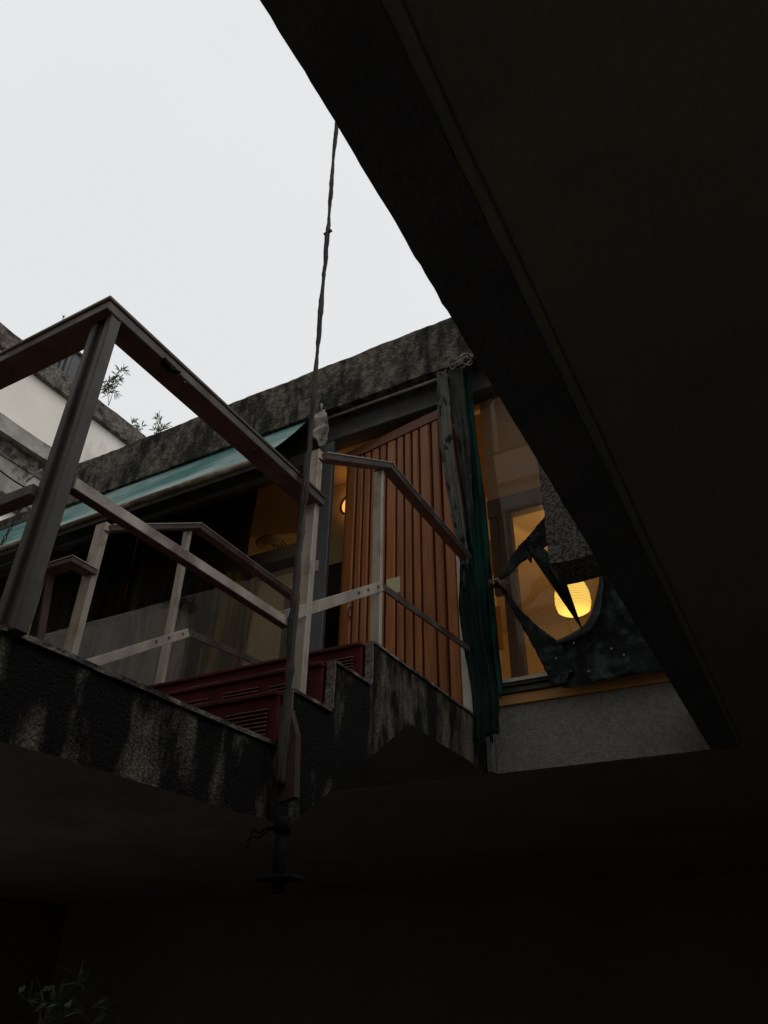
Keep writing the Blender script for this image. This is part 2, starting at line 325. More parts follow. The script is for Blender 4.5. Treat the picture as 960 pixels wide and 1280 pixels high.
# overhead slab on the right, whose edge cuts the view: painted soffit, dark rough edge band, a thin paint bead between them
s = struct(B().box(-.1775, 7, -4.6, 3.47, .87, 1.09).out('ceiling', 'soffit'))
tagl = B().box(-.288, -.178, -4.6, 3.445, .868, 1.075).rough(.025, .0024, 16, passes=9)
tagl.out('edge_band', 'edge', s)
b = B()
pts = [(-.160+.003*noise.noise(Vector((y*.3,0,0))), y*.1, .870) for y in range(-46, 35)]
b.tube(pts, .0035, 6); b.out('paint_bead', 'bead', s)
# slab behind the facade: ceiling of the undercroft and floor of the rooms
struct(B().box(-9.0, 7, 3.47, 7.7, .87, 1.085).out('ceiling', 'soffit'))
struct(B().box(-9.2, 7.2, 7.7, 8.0, -H, 3.7).out('basement_wall', 'back'))
struct(B().box(7.0, 7.3, -4.6, 7.7, -H, .86).out('basement_wall', 'back'))

# ================================================================== OWN BUILDING (facade)
ap = root('apartment_building', (-2.5, 3.45, .87), 'concrete apartment front with mossy roof fascia, slatted door and lit windows above the stair', 'building')
b = B(); b.box(-5.35, .6, 3.3, 3.52, 3.492, 3.945); b.rough(.06, .009, 4)
b.out('fascia', 'fascia', ap)
B().box(-7.2, .6, 3.53, 7.68, 3.62, 3.85).out('roof', 'fascia', ap)
B().box(-7.0, 1.2, 3.56, 7.6, 3.42, 3.6).out('room_ceiling', 'ceil_in', ap)
B().box(-7.0, 1.2, 7.45, 7.68, 1.09, 3.42).out('room_wall', 'cream', ap)
B().box(1.0, 1.2, 3.6, 7.44, 1.09, 3.42).out('room_wall', 'cream', ap)
B().box(-7.2, -7.0, 3.6, 7.44, 1.09, 3.42).out('room_wall', 'cream', ap)
B().box(-1.47, -1.40, 3.66, 4.04, 1.09, 3.415).out('partition', 'cream', ap)
B().box(-2.78, -1.48, 4.05, 4.13, 1.09, 3.415).out('partition', 'cream', ap)
B().box(-2.80, -2.74, 4.135, 4.7, 1.09, 3.415).out('partition', 'cream', ap)  # added wall, holds the lantern's light back from the left room
# roughcast wall under the right hand window
b = B(); b.box(-1.262, .6, 3.45, 3.60, .872, 1.19); b.out('lower_wall', 'plaster', ap)
B().box(-1.290, -1.265, 3.40, 3.66, .872, 1.10).out('lower_wall', 'plaster', ap)
# dark head beam and jambs of the door
b = B(); b.box(-2.41, .6, 3.43, 3.56, 3.315, 3.555); b.bevel(.004); b.out('lintel', 'frame', ap)
B().tube([(-2.36, 3.36, 3.472), (-1.9, 3.362, 3.474), (-1.34, 3.36, 3.470)], .012, 8).out('curtain_rail', 'cap', ap)
b = B(); b.box(-2.41, -2.318, 3.43, 3.465, 1.09, 3.313); b.bevel(.004); jb = b.out('jamb', 'frame', ap)
b = B(); b.box(-2.405, -2.375, 3.422, 3.429, 2.25, 2.33); b.bevel(.002); b.out('lock_plate', 'steel', jb)
b = B(); b.box(-1.385, -1.335, 3.36, 3.43, 1.12, 2.2); b.bevel(.003); b.out('jamb', 'white_strip', ap)
b = B(); b.box(-1.33, -1.275, 3.45, 3.48, 1.09, 3.313); b.out('jamb', 'wood_dark', ap)
b = B(); b.box(-2.50, -2.415, 3.455, 3.56, 1.09, 3.31); b.out('side_panel', 'frame_grey', ap)

# the slatted door, hinged on the right and standing a little open into the room
dang = math.radians(9); hx, hy = -1.395, 3.452
door = bpy.data.objects.new('door', None); COL.objects.link(door); door.parent = ap; door.location = Vector((hx, hy, 1.10+H))-wloc(ap)
def D(t, off, z):           # t along the leaf from the hinge, off towards the outside
    return Vector((hx - t*math.cos(dang) - off*math.sin(dang)*-1*0 , hy + t*math.sin(dang) - off, z))
def dbox(t0, t1, o0, o1, z0, z1, name, m, bev=.003):
    bb = B(); v = [bb.bm.verts.new(D(t, o, z)) for z in (z0, z1) for t, o in ((t0,o0),(t1,o0),(t1,o1),(t0,o1))]
    for q in ((0,1,2,3),(7,6,5,4),(0,4,5,1),(1,5,6,2),(2,6,7,3),(3,7,4,0)): bb.bm.faces.new([v[i] for i in q])
    bmesh.ops.recalc_face_normals(bb.bm, faces=list(bb.bm.faces))
    if bev: bb.bevel(bev)
    return bb.out(name, m, door)
dbox(.02, .895, -.03, .0, 1.13, 3.19, 'backing', 'wood_dark', 0)
dbox(.0, .915, -.04, .04, 3.19, 3.27, 'top_rail', 'wood_dark')
n = 12; pw = .895/n
edges = [.01]
for k in range(n): edges.append(edges[-1]+pw*random.choice((.80,.92,1.08,1.2)))
edges = [.01+(e-.01)*.885/(edges[-1]-.01) for e in edges]
for k in range(n):
    t0 = edges[k]; pw = edges[k+1]-edges[k]
    jit = random.uniform(-.0015, .0015)
    dbox(t0+.007, t0+pw-.008, .001, .036+jit, 1.125, 3.188, 'slat', 'wood', .008)
dbox(.896, .912, -.04, .012, 1.12, 3.188, 'edge_post', 'wood')
hb = B(); hb.tube([(D(.80,.035,1.93)), (D(.80,.07,1.93)), (D(.80,.07,2.0)), (D(.80,.035,2.0))], .008, 6); hb.out('handle', 'steel', door)

# awning side window: frames, glass
win = bpy.data.objects.new('window', None); COL.objects.link(win); win.parent = ap; win.location = Vector((-4.8, 3.5, 1.10+H))-wloc(ap)
b = B(); b.box(-7.0, -2.502, 3.45, 3.56, 3.20, 3.31); b.bevel(.004); b.out('frame', 'frame_grey', win)
b = B(); b.box(-7.0, -2.502, 3.47, 3.56, 3.31, 3.47); b.out('frame', 'brown', win)
b = B(); b.box(-7.0, -2.502, 3.47, 3.54, 1.09, 1.17); b.out('sill', 'frame_grey', win)
for x in (-5.45,):
    b = B(); b.box(x-.03, x+.03, 3.47, 3.54, 1.175, 3.198); b.out('mullion', 'frame', win)
def pane(x0, x1, z0, z1, y, parent):
    bm = B(); bm.box(x0, x1, y, y+.006, z0, z1, 1)
    for f in bm.bm.faces:
        if f.calc_center_median().y < y+.001: f.material_index = 0
    return bm.out('pane', ['glass', mclear], parent)
pane(-6.98, -5.485, 1.175, 3.196, 3.50, win); pane(-5.415, -2.502, 1.175, 3.196, 3.50, win)
b = B(); b.box(-2.76, -2.505, 3.60, 3.66, 1.09, 2.27); b.bevel(.004); b.out('side_panel', 'grey_in', ap)
# right hand window
win2 = bpy.data.objects.new('window', None); COL.objects.link(win2); win2.parent = ap; win2.location = Vector((-.4, 3.5, 1.2+H))-wloc(ap)
b = B(); b.box(-1.262, .6, 3.435, 3.62, 1.192, 1.245); b.bevel(.003); b.out('sill_board', 'wood_sill', win2)
b = B(); b.box(-1.262, .6, 3.415, 3.60, 1.247, 1.272); b.bevel(.002); b.out('sill_rail', 'frame', win2)
b = B(); b.box(-1.262, .6, 3.40, 3.60, 1.274, 1.292); b.bevel(.002); b.out('sill_rail', 'brown', win2)
b = B(); b.box(-1.262, .6, 3.395, 3.60, 1.294, 1.312); b.out('track', 'white_strip', win2)
pane(-1.26, .58, 1.31, 3.31, 3.48, win2)
B().box(-1.20, -1.12, 3.60, 3.66, 1.31, 2.42).bevel(.004).out('frame', 'frame_grey', win2)
B().box(-1.262, .58, 3.60, 3.665, 2.42, 2.55).bevel(.004).out('frame', 'frame_grey', win2)
B().box(-1.262, .58, 3.62, 3.64, 2.552, 3.40).out('upper_panel', 'upper', win2)  # added panel, its brown stands in for a reflection in the pane
B().box(-1.255, -1.203, 3.605, 3.64, 1.9, 2.418).out('frame', 'frame_grey', win2)
b = B()
random.seed(11)
for _ in range(150):
    a = random.gauss(0, 1); x = -.93+random.gauss(0, .06); z = 1.66+random.gauss(0, .09)
    r = random.choice([.0012, .0016, .0022, .003])
    bmesh.ops.create_icosphere(b.bm, subdivisions=1, radius=r, matrix=Matrix.Translation((x, 3.479, z)))
dr = b.out('raindrops', 'drop', win2, True); dr['kind'] = 'stuff'

# ================================================================== ROOM CONTENTS
# paper lantern
lt = root('pendant_lamp', (-1.18, 5.2, 2.40), 'glowing ribbed yellow paper lampshade hanging behind the right window', 'lamp')
b = B(); prof = []
for i in range(41):
    t = i/40; z = 2.45+.30*t
    r = .134*(1 - .47*max(0, (t-.32)/.68)**2)
    if t < .32: r -= .020*((.32-t)/.32)**2
    if t < .05: r -= .012*(1-t/.05)
    r += .004*abs(math.sin(t*math.pi*10))
    prof.append((r, z))
prof = [(.0, 2.440), (.05, 2.441), (.085, 2.444)] + prof
ring = [[b.bm.verts.new((-1.18+r*math.cos(a*math.pi/18), 5.2+r*math.sin(a*math.pi/18), z)) for a in range(36)] for r, z in prof]
for i in range(len(prof)-1):
    for k in range(36): b.bm.faces.new((ring[i][k], ring[i][(k+1)%36], ring[i+1][(k+1)%36], ring[i+1][k]))
b.out('lamp_shade', 'lantern', lt, True)
b = B()
for t in range(1, 8):
    i = 7+t*3; r, z = prof[i]; r -= .0012
    b.tube([(-1.18+(r+.002)*math.cos(a*math.pi/18), 5.2+(r+.002)*math.sin(a*math.pi/18), z) for a in range(37)], .0016, 4)
b.out('rib', 'lantern_rib', lt)
B().tube([(-1.18, 5.2, 2.75), (-1.18, 5.2, 3.41)], .005, 6).out('cord', 'white_strip', lt)
b = B(); bmesh.ops.create_icosphere(b.bm, subdivisions=2, radius=.035, matrix=Matrix.Translation((-1.18, 5.2, 2.60))); b.out('bulb', 'bulb', lt)
def lamp_light(name, loc, p, col, parent, r=.05):
    l_ = bpy.data.lights.new(name, 'POINT'); l_.energy = p; l_.color = col; l_.shadow_soft_size = r
    o = bpy.data.objects.new(name, l_); COL.objects.link(o); o.parent = parent; o.location = Vector((loc[0], loc[1], loc[2]+H))-wloc(parent)
lamp_light('lamp_glow', (-1.18, 5.2, 2.10), 20, (1, .54, .20), lt, .012)
lamp_light('lamp_glow', (-1.18, 5.2, 2.80), 8, (1, .54, .20), lt, .012)
# wall lamp behind the door
sx, sy, sz = -2.52, 4.0, 3.14
sn = root('wall_lamp', (sx, sy, sz-.08), 'round orange wall lamp glowing in the gap beside the slatted door', 'lamp')
b = B(); bmesh.ops.create_uvsphere(b.bm, u_segments=20, v_segments=12, radius=.085, matrix=Matrix.Translation((sx+.02, sy, sz))@Matrix.Diagonal((1,.45,1,1))); b.out('lamp_glass', 'sconce', sn, True)
b = B(); b.tube([(sx+.02+.092*math.cos(a*math.pi/14), sy-.015, sz+.092*math.sin(a*math.pi/14)) for a in range(4, 19)], .010, 6); b.out('ring', 'brown', sn)
lamp_light('lamp_glow', (sx+.02, sy-.04, sz+.11), .26, (1, .42, .12), sn, .03)
cb = root('cupboard', (-2.42, 3.85, 1.09), 'dark cupboard standing in the gap beside the slatted door', 'cupboard')
B().box(-2.70, -2.06, 3.86, 4.04, 1.09, 2.56).out('body', 'dark_in', cb)
B().box(-2.68, -2.36, 3.85, 3.858, 1.12, 2.54).out('door_panel', 'dark_in', cb)
o = B().box(-2.455, -2.44, 4.02, 4.045, 2.62, 2.80).out('light_switch', 'white_strip'); tag(o, 'narrow white switch plate on the wall beside the slatted door', 'switch')
# left room
o = fold_sheet('drape', [(-4.36, 3.415), (-4.36, 1.12)], [(-3.28, 3.415), (-3.34, 1.9), (-3.5, 1.12)], 3.78, 'dark_drape', None, 70, 20, 8, .05, seed=3); tag(o, 'wide black drape behind the window, beside the round ceiling vent', 'curtain')
o = fold_sheet('drape', [(-5.10, 3.415), (-5.05, 1.12)], [(-4.58, 3.415), (-4.60, 1.12)], 3.78, 'dark_drape', None, 50, 16, 5, .05, seed=6); tag(o, 'narrow black drape between the two leftmost thin railing posts', 'curtain')
o = fold_sheet('drape', [(-4.66, 3.415), (-4.66, 1.12)], [(-4.28, 3.415), (-4.30, 1.12)], 3.86, 'dull_drape', None, 40, 12, 4, .03, seed=16); tag(o, 'dull brown strip of drape between the two black drapes', 'curtain')
o = fold_sheet('drape', [(-6.95, 3.415), (-6.95, 1.12)], [(-5.02, 3.415), (-5.02, 1.12)], 3.86, 'dull_drape', None, 90, 12, 13, .04, seed=13); tag(o, 'dull brown drape at the far left end of the window', 'curtain')
o = fold_sheet('drape', [(-3.50, 2.62), (-3.62, 1.12)], [(-3.10, 2.60), (-3.25, 1.12)], 3.70, 'brown_drape', None, 50, 20, 6, .035, seed=8); tag(o, 'ochre brown folded curtain beside the black drape', 'curtain')
o = fold_sheet('net_curtain', [(-5.3, 2.44), (-5.3, 1.12)], [(-3.60, 2.43), (-3.66, 1.12)], 3.66, 'sheer', None, 160, 14, 9, .045, seed=5); tag(o, 'pale half height net curtain across the bottom of the window', 'curtain')
B().box(-5.3, -3.6, 3.61, 3.62, 2.44, 2.452).out('curtain_rod', 'frame_grey', o)
o = fold_sheet('roller_blind', [(-3.16, 2.50), (-3.19, 1.70)], [(-2.62, 2.50), (-2.64, 1.70)], 3.745, 'blind', None, 30, 6, 3, .010, seed=2); tag(o, 'flat cream blind hanging beside the post in the window', 'blind')
tk = root('air_conditioner', (-3.3, 4.0, 2.70), 'pale box unit with dark vent flap under the room ceiling', 'air conditioner')
B().box(-3.75, -2.75, 4.05, 4.30, 2.74, 2.98).bevel(.01).out('body', 'pale_in', tk)
B().box(-3.52, -2.95, 4.035, 4.048, 2.76, 2.84).out('vent_flap', 'grey_in', tk)
vn = root('ceiling_vent', (-3.69, 4.56, 3.39), 'round ribbed air vent on the ceiling seen through the left window', 'vent')
for r in (.035, .065, .095, .125):
    b = B(); b.tube([(-3.69+r*math.cos(a*math.pi/16), 4.56+r*math.sin(a*math.pi/16), 3.412-(.13-r)*.1) for a in range(33)], .009, 6); b.out('ring', 'pale_in', vn)
# added ochre panels standing in for a stepped reflection, left of the lantern
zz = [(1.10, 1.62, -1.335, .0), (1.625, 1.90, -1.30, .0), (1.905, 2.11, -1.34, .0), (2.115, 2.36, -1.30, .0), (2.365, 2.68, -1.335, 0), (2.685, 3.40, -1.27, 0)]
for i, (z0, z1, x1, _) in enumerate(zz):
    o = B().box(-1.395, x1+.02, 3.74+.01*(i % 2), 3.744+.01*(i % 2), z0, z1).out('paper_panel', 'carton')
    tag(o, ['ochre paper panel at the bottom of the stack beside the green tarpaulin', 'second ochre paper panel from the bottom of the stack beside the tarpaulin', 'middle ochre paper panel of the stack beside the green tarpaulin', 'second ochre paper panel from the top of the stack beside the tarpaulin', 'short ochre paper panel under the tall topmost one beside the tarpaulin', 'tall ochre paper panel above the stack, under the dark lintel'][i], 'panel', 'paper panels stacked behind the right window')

# ================================================================== AWNING
aw = root('awning', (-4.5, 3.36, 2.87), 'teal cloth awning let down over the left window under the fascia', 'awning')
b = B(); NX, NV = 80, 14; gr = []
for i in range(NX+1):
    x = -6.9 + (6.9-2.50)*i/NX; row = []
    for j in range(NV+1):
        t = j/NV; y = 3.37*(1-t)+2.89*t; z = 3.55*(1-t)+2.865*t
        sag = .022*math.sin(math.pi*t) + .010*math.sin(math.pi*t)*noise.noise(Vector((x*1.1+t*1.3, t*2, 0)))
        row.append(b.bm.verts.new((x, y, z-sag)))
    gr.append(row)
for i in range(NX):
    for j in range(NV): b.bm.faces.new((gr[i][j], gr[i][j+1], gr[i+1][j+1], gr[i+1][j]))
bmesh.ops.recalc_face_normals(b.bm, faces=list(b.bm.faces)); bmesh.ops.solidify(b.bm, geom=list(b.bm.faces), thickness=.003)
b.out('canopy', 'awning', aw, True)
B().tube([(-6.9, 2.885, 2.842), (-2.50, 2.885, 2.842)], .022, 10).out('front_bar', 'bar', aw)
b = B(); b.box(-6.9, -2.52, 2.895, 2.905, 2.785, 2.84); b.out('valance', 'brown', aw)
b = B(); b.tube([(-6.9, 3.38, 3.545), (-2.55, 3.38, 3.545)], .035, 10); b.out('roller', 'brown', aw)
for x in (-4.95, -2.65):
    b = B(); b.beam((x, 3.42, 3.1), (x, 2.90, 2.86), .02, .03); b.out('arm', 'frame_grey', aw)
b = B(); b.box(-5.0, -2.72, 3.38, 3.449, 3.225, 3.30); b.out('gutter', 'brown', ap)
ch = root('rusty_chain', (-4.96, 2.9, 3.0), 'small dark chain and hook hanging beside the awning behind the near post', 'chain')
for k in range(8):
    c = Vector((-5.02-.013*k, 2.93, 3.26-.045*k)); b = B()
    ax = Vector((1,0,0)) if k % 2 else Vector((0,1,0))
    b.tube([c+ax*.012*math.cos(a*math.pi/5)+Vector((0,0,1))*.026*math.sin(a*math.pi/5) for a in range(11)], .005, 5); b.out('link', 'brown', ch)
o = B().tube([(-5.02, 2.9, 3.50), (-4.86, 2.9, 3.57)], .009, 6).out('metal_rod', 'cord'); tag(o, 'short pale rod sticking out left of the near post', 'rod')

# ================================================================== STAIR AND LANDING
st = root('concrete_stair', (-1.9, 1.9, .38), 'moss stained concrete landing and stair with maroon louvred risers', 'stair')
b = B(); prof = [(.81,.577),(1.78,.577),(1.78,.760),(2.01,.760),(2.01,.934),(2.27,.934),(2.27,1.106),(3.425,1.106),(3.425,.872),(2.59,.886),(1.82,.380),(.81,.380)]
b.prism(prof, 'x', -2.50, -1.30)
for f in b.bm.faces:
    if f.normal.z < -.5: f.material_index = 1
b.rough(.035, .0045, 6, passes=8); body = b.out('body', ['moss_concrete', 'soffit_grey'], st)
for (ya, yb, z) in ((1.782, 2.0, .762), (2.012, 2.262, .936), (2.272, 3.30, 1.108)):
    q_ = B(); q_.box(-1.330, -1.291, ya, yb, z, z+.010); q_.rough(.04, .002, 12); q_.out('edge_strip', 'coping', st)
    q_ = B(); q_.box(-1.326, -1.293, ya-.008, ya, z-.160, z+.006); q_.rough(.04, .0015, 12); q_.out('edge_strip', 'coping', st)
b = B(); b.box(-4.6, -2.502, .81, 1.80, .382, .575); 
for f in b.bm.faces:
    if f.normal.z < -.5: f.material_index = 1
b.rough(.09, .0045, 4); b.out('landing', ['moss_concrete', 'soffit_grey'], st)
# thin worn kerb strip along the edge of the landing, stair nosings
b = B(); b.box(-1.345, -1.292, .80, 1.775, .578, .590); b.rough(.05, .002, 9); b.out('edge_strip', 'coping', st)
ri = []
for (y, z0, z1) in ((1.78, .592, .760), (2.01, .764, .934), (2.27, .938, 1.106)):
    bb = B(); bb.box(-2.42, -1.334, y-.020, y-.006, z0, z1-.012); bb.bevel(.002); r_ = bb.out('riser', 'maroon', st)
    bb = B(); bb.box(-2.42, -1.334, y-.032, y+.01, z1-.010, z1+.004); bb.bevel(.002); bb.out('nosing', 'maroon', r_)
    x = -1.37 - (0 if y != 2.01 else .02)
    gcount = 0
    while x > -2.35:
        bb = B(); wd = .155; hi = gcount % 2
        za = z0+.016 + (0.045 if hi else 0)
        for k in range(9 if not hi else 6):
            z = za + k*.0128
            bb.beam((x-wd, y-.026, z), (x, y-.026, z), .010, .0028, (0,-.35,1), 0)
        bb.out('louvre', 'maroon_edge', r_)
        x -= wd + (.075 if hi else .055); gcount += 1

# ---------------- guard rail in front
def rail(parent, pts, w_=.062, h_=.050, name='rail', cap=True, dark=True, side=.0):
    for i in range(len(pts)-1):
        a, c = Vector(pts[i]), Vector(pts[i+1]); d = (c-a).normalized()
        bb = B(); bb.beam(a, c, w_, h_, mi=0)
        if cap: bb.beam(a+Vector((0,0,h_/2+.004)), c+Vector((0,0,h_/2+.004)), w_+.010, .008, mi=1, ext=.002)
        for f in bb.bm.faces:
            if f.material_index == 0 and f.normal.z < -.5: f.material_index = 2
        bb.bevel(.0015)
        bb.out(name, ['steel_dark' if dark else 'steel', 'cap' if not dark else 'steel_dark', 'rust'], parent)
def post(parent, x, y, z0, z1, wx=.05, wy=.05, m='steel', groove=True):
    bb = B()
    if groove:      # two flat bars with a recessed web between them
        bb.box(x-wx/2, x-wx/2+wx*.28, y-wy/2, y+wy/2, z0, z1); bb.box(x+wx/2-wx*.28, x+wx/2, y-wy/2, y+wy/2, z0, z1)
        bb.box(x-wx/2+wx*.28-.001, x+wx/2-wx*.28+.001, y-wy/2+.012, y+wy/2-.012, z0, z1-.003)
    else: bb.box(x-wx/2, x+wx/2, y-wy/2, y+wy/2, z0, z1)
    bb.bevel(.003); return bb.out('post', m, parent)
def foot(parent, x, y, z, m='steel_dark', s_=.06):
    bb = B(); bb.box(x-s_, x+s_, y-s_, y+s_, z, z+.008); bb.bevel(.002); bb.out('foot_plate', m, parent)

gr_ = root('guard_rail', (-1.3, .81, .577), 'dark steel guard rail with pointed corner on the near landing', 'railing')
ZT, ZM = 1.498, .965
bb = B()      # top rail: two runs mitred at the corner
c0, c1, c2 = Vector((-3.3,.830,ZT)), Vector((-1.315,.830,ZT)), Vector((-1.315,1.85,ZT+.002))
def mitre(pa, pb, pc, w_, h_, dz, mi=0):
    out_ = []
    ring = []
    def sec(p, side): return [bb.bm.verts.new(p+side*sx+Vector((0,0,dz+sz))) for sx, sz in ((-w_/2,-h_/2),(w_/2,-h_/2),(w_/2,h_/2),(-w_/2,h_/2))]
    s1 = Vector((0,-1,0)); s2 = Vector((1,0,0)); r1 = sec(pa, s1); r2 = sec(pb, (s1+s2)); r3 = sec(pc, s2)
    for A, Z in ((r1, r2), (r2, r3)):
        for k in range(4):
            f = bb.bm.faces.new((A[k], A[(k+1)%4], Z[(k+1)%4], Z[k])); f.material_index = mi
            if k == 0: f.material_index = 2
    for A in (r1, r3):
        f = bb.bm.faces.new(A); f.material_index = mi
mitre(c0, c1, c2, .080, .030, 0); mitre(c0, c1, c2, .090, .012, .022, 1)
bmesh.ops.recalc_face_normals(bb.bm, faces=list(bb.bm.faces)); bb.bevel(.002)
bb.out('top_rail', ['steel_dark', 'steel_dark', 'rust'], gr_)
rail(gr_, [(-1.285, .845, ZM-.012), (-1.285, 1.70, ZM-.012)], .030, .030, 'mid_rail', False, False)
rail(gr_, [(-1.352, .815, ZM-.03), (-3.3, .815, ZM-.03)], .034, .030, 'mid_rail', False, True)
post(gr_, -1.312, .826, .58, ZT-.017, .076, .034, 'steel_post'); foot(gr_, -1.37, .88, .578)
for z in ():
    b = B(); b.tube([(-1.298, .79, z), (-1.298, .780, z)], .007, 8); b.out('bolt', 'steel_bolt', gr_)
b = B()      # clot of black mud hanging from the rail
b.prism([(1.00,ZT-.012),(1.01,ZT-.026),(1.02,ZT-.020),(1.03,ZT-.030),(1.045,ZT-.020),(1.07,ZT-.012)], 'x', -1.288, -1.268); b.rough(.008, .003, 25)
o = b.out('mud_clot', 'black_rubber'); tag(o, 'black clot of mud stuck under the rising near rail', 'dirt clump')

for (x, y, z) in ((-1.2855, 1.10, ZT-.016), (-1.3, 1.45, ZT-.016), (-1.33, 1.72, ZT-.016), (-1.70, .835, ZT-.016)):
    B().tube([(x, y, z), (x, y, z-.006)], .007, 8).out('bolt', 'steel_bolt', gr_)
def weld(parent, x, y, z, rx, ry):
    b = B(); b.tube([(x+rx*math.copysign(abs(math.cos(a))**.3, math.cos(a)), y+ry*math.copysign(abs(math.sin(a))**.3, math.sin(a)), z+random.uniform(-.001,.001)) for a in [i*math.pi/12+.01 for i in range(25)]], .0035, 5)
    b.out('weld', 'old_rust', parent)
weld(gr_, -1.312, .826, ZT-.020, .038, .017)
def stair_rail(name, X, off, label):
    t = root(name, (X, 1.82, .76), label, 'railing')
    P0, P1, P2 = Vector((X,1.842,1.712)), Vector((X,2.375,2.02)), Vector((X,3.32,2.0))
    def seg(nm, a, c, w_, h_, m, cap=True):
        bb = B(); bb.beam(a, c, w_, h_, mi=0)
        if cap: bb.beam(a+Vector((0,0,h_/2+.003)), c+Vector((0,0,h_/2+.003)), w_+.008, .007, mi=1, ext=.003)
        for f in bb.bm.faces:
            if f.material_index == 0 and f.normal.z < -.5: f.material_index = 2
        bb.bevel(.0015); return bb.out(nm, m, t)
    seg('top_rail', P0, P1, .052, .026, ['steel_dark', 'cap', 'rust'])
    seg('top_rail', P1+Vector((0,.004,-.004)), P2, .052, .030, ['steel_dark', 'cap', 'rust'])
    post(t, X-.026, 1.832, .765, 1.738, .066, .030, 'steel', False); post(t, X-.02, 2.335, 1.108, 1.988, .045, .022, 'steel', False)
    weld(t, X-.022, 1.836, 1.69, .033, .016); weld(t, X-.02, 2.335, 1.974, .023, .011); foot(t, X-.032, 1.84, .766, 'steel_dark', .030); foot(t, X-.032, 2.34, 1.109, 'steel_dark', .028)
    M0, M1, M2 = Vector((X+off,1.68,.968)), Vector((X+off,2.34,1.385)), Vector((X+off,3.31,1.455))
    if off > 0.05: M0 = Vector((X+off, 1.80, 1.03))
    seg('mid_rail', M0, M1, .010, .040, ['steel', 'steel', 'steel'], False)
    seg('mid_rail', M1+Vector((0,.004,.0)), M2, .010, .034, ['steel_dark', 'steel_dark', 'rust'], False)
    for (yy, zz_) in ((2.15, 1.268), (2.22, 1.312), (2.30, 1.362), (2.37, 1.388)):
        b = B(); b.tube([(X+off+.004, yy, zz_), (X+off+.010, yy, zz_)], .006, 8); b.out('bolt', 'steel_bolt', t)
    return t
stair_rail('stair_rail', -1.300, .0, 'worn steel stair railing beside the slatted door on the right')
stair_rail('stair_rail', -2.435, .10, 'thin steel stair railing in front of the left window')
lr = root('low_rail', (-2.55, 1.72, .577), 'short low steel rail with bent corner between near post and stair rail', 'railing')
bb = B()
pa, pb, pc = Vector((-2.70,1.72,1.478)), Vector((-2.445,1.72,1.478)), Vector((-2.445,1.83,1.478))
mitre(pa, pb, pc, .060, .022, 0, 0); mitre(pa, pb, pc, .068, .006, .014, 1)
bmesh.ops.recalc_face_normals(bb.bm, faces=list(bb.bm.faces)); bb.bevel(.0015); bb.out('top_rail', ['steel_dark', 'cap', 'rust'], lr)
post(lr, -2.655, 1.725, .58, 1.466, .045, .045, 'steel', False)
b = B(); b.beam((-2.58, 1.73, 1.46), (-2.50, 1.78, .60), .03, .012, (1,0,0)); b.out('brace', 'old_rust', lr)

# ================================================================== ROPE, PIPE
rp = root('hanging_rope', (-1.25, 1.69, .55), 'knobbly weathered rope hanging from above down to the stair corner', 'rope')
for s_ in range(2):
    pts = []; N = 300
    for i in range(N+1):
        z = .46 + 6.6*i/N; a = z*7 + s_*math.pi
        rr = .0045*(1+.5*noise.noise(Vector((z*3, s_, 1))))
        dx = .007*noise.noise(Vector((z*1.3, 4, 0))) + .003*noise.noise(Vector((z*7, 1, 3)))
        pts.append((-1.25+dx+rr*math.cos(a), 1.69+rr*math.sin(a), z))
    b = B(); b.tube(pts, .01, 7, rfun=lambda t, s_=s_: (.0068+.005*max(0, .22-t)/.22)*(1+.5*noise.noise(Vector((t*70, s_*5, 2)))+.35*noise.noise(Vector((t*190, s_*5, 7))))); b.out('strand', 'rope', rp)
b = B(); b.tube([(-1.25-.018, 1.69, 2.88), (-1.25+.022, 1.69, 2.885)], .008, 6); b.out('knot', 'rope', rp)
fr_ = root('rusty_bracket', (-1.26, 1.76, .42), 'flat rusty strip fixed to the stair corner under the rope', 'bracket')
b = B(); b.prism([(-1.295,.70),(-1.245,.68),(-1.215,.60),(-1.205,.43),(-1.262,.42),(-1.27,.55)], 'y', 1.70, 1.725); b.rough(.03, .002, 9); b.out('strip', 'old_rust', fr_)
pp = root('drain_pipe', (-1.25, 1.72, .22), 'short dark pipe with a flat plate hanging under the landing corner', 'pipe')
B().tube([(-1.25, 1.72, .385), (-1.25, 1.72, .20)], .017, 10).out('pipe', 'black_rubber', pp)
B().tube([(-1.25, 1.72, .385), (-1.25, 1.72, .345)], .023, 10).out('collar', 'black_rubber', pp)
B().box(-1.295, -1.19, 1.68, 1.75, .228, .240).bevel(.004).out('plate', 'black_rubber', pp)
rt = root('dead_root', (-1.40, 1.75, .37), 'dead roots dangling under the landing edge', 'roots')
for k in range(2):
    x0 = -1.30-.02*k; pts = [(x0-.022*i+.01*random.random(), 1.76+.02*random.random(), .375-.012*i*random.random()-.004*k) for i in range(6)]
    b = B(); b.tube(pts, .005, 5, rfun=lambda t: .0035*(1-.7*t)); b.out('root', 'black_rubber', rt)

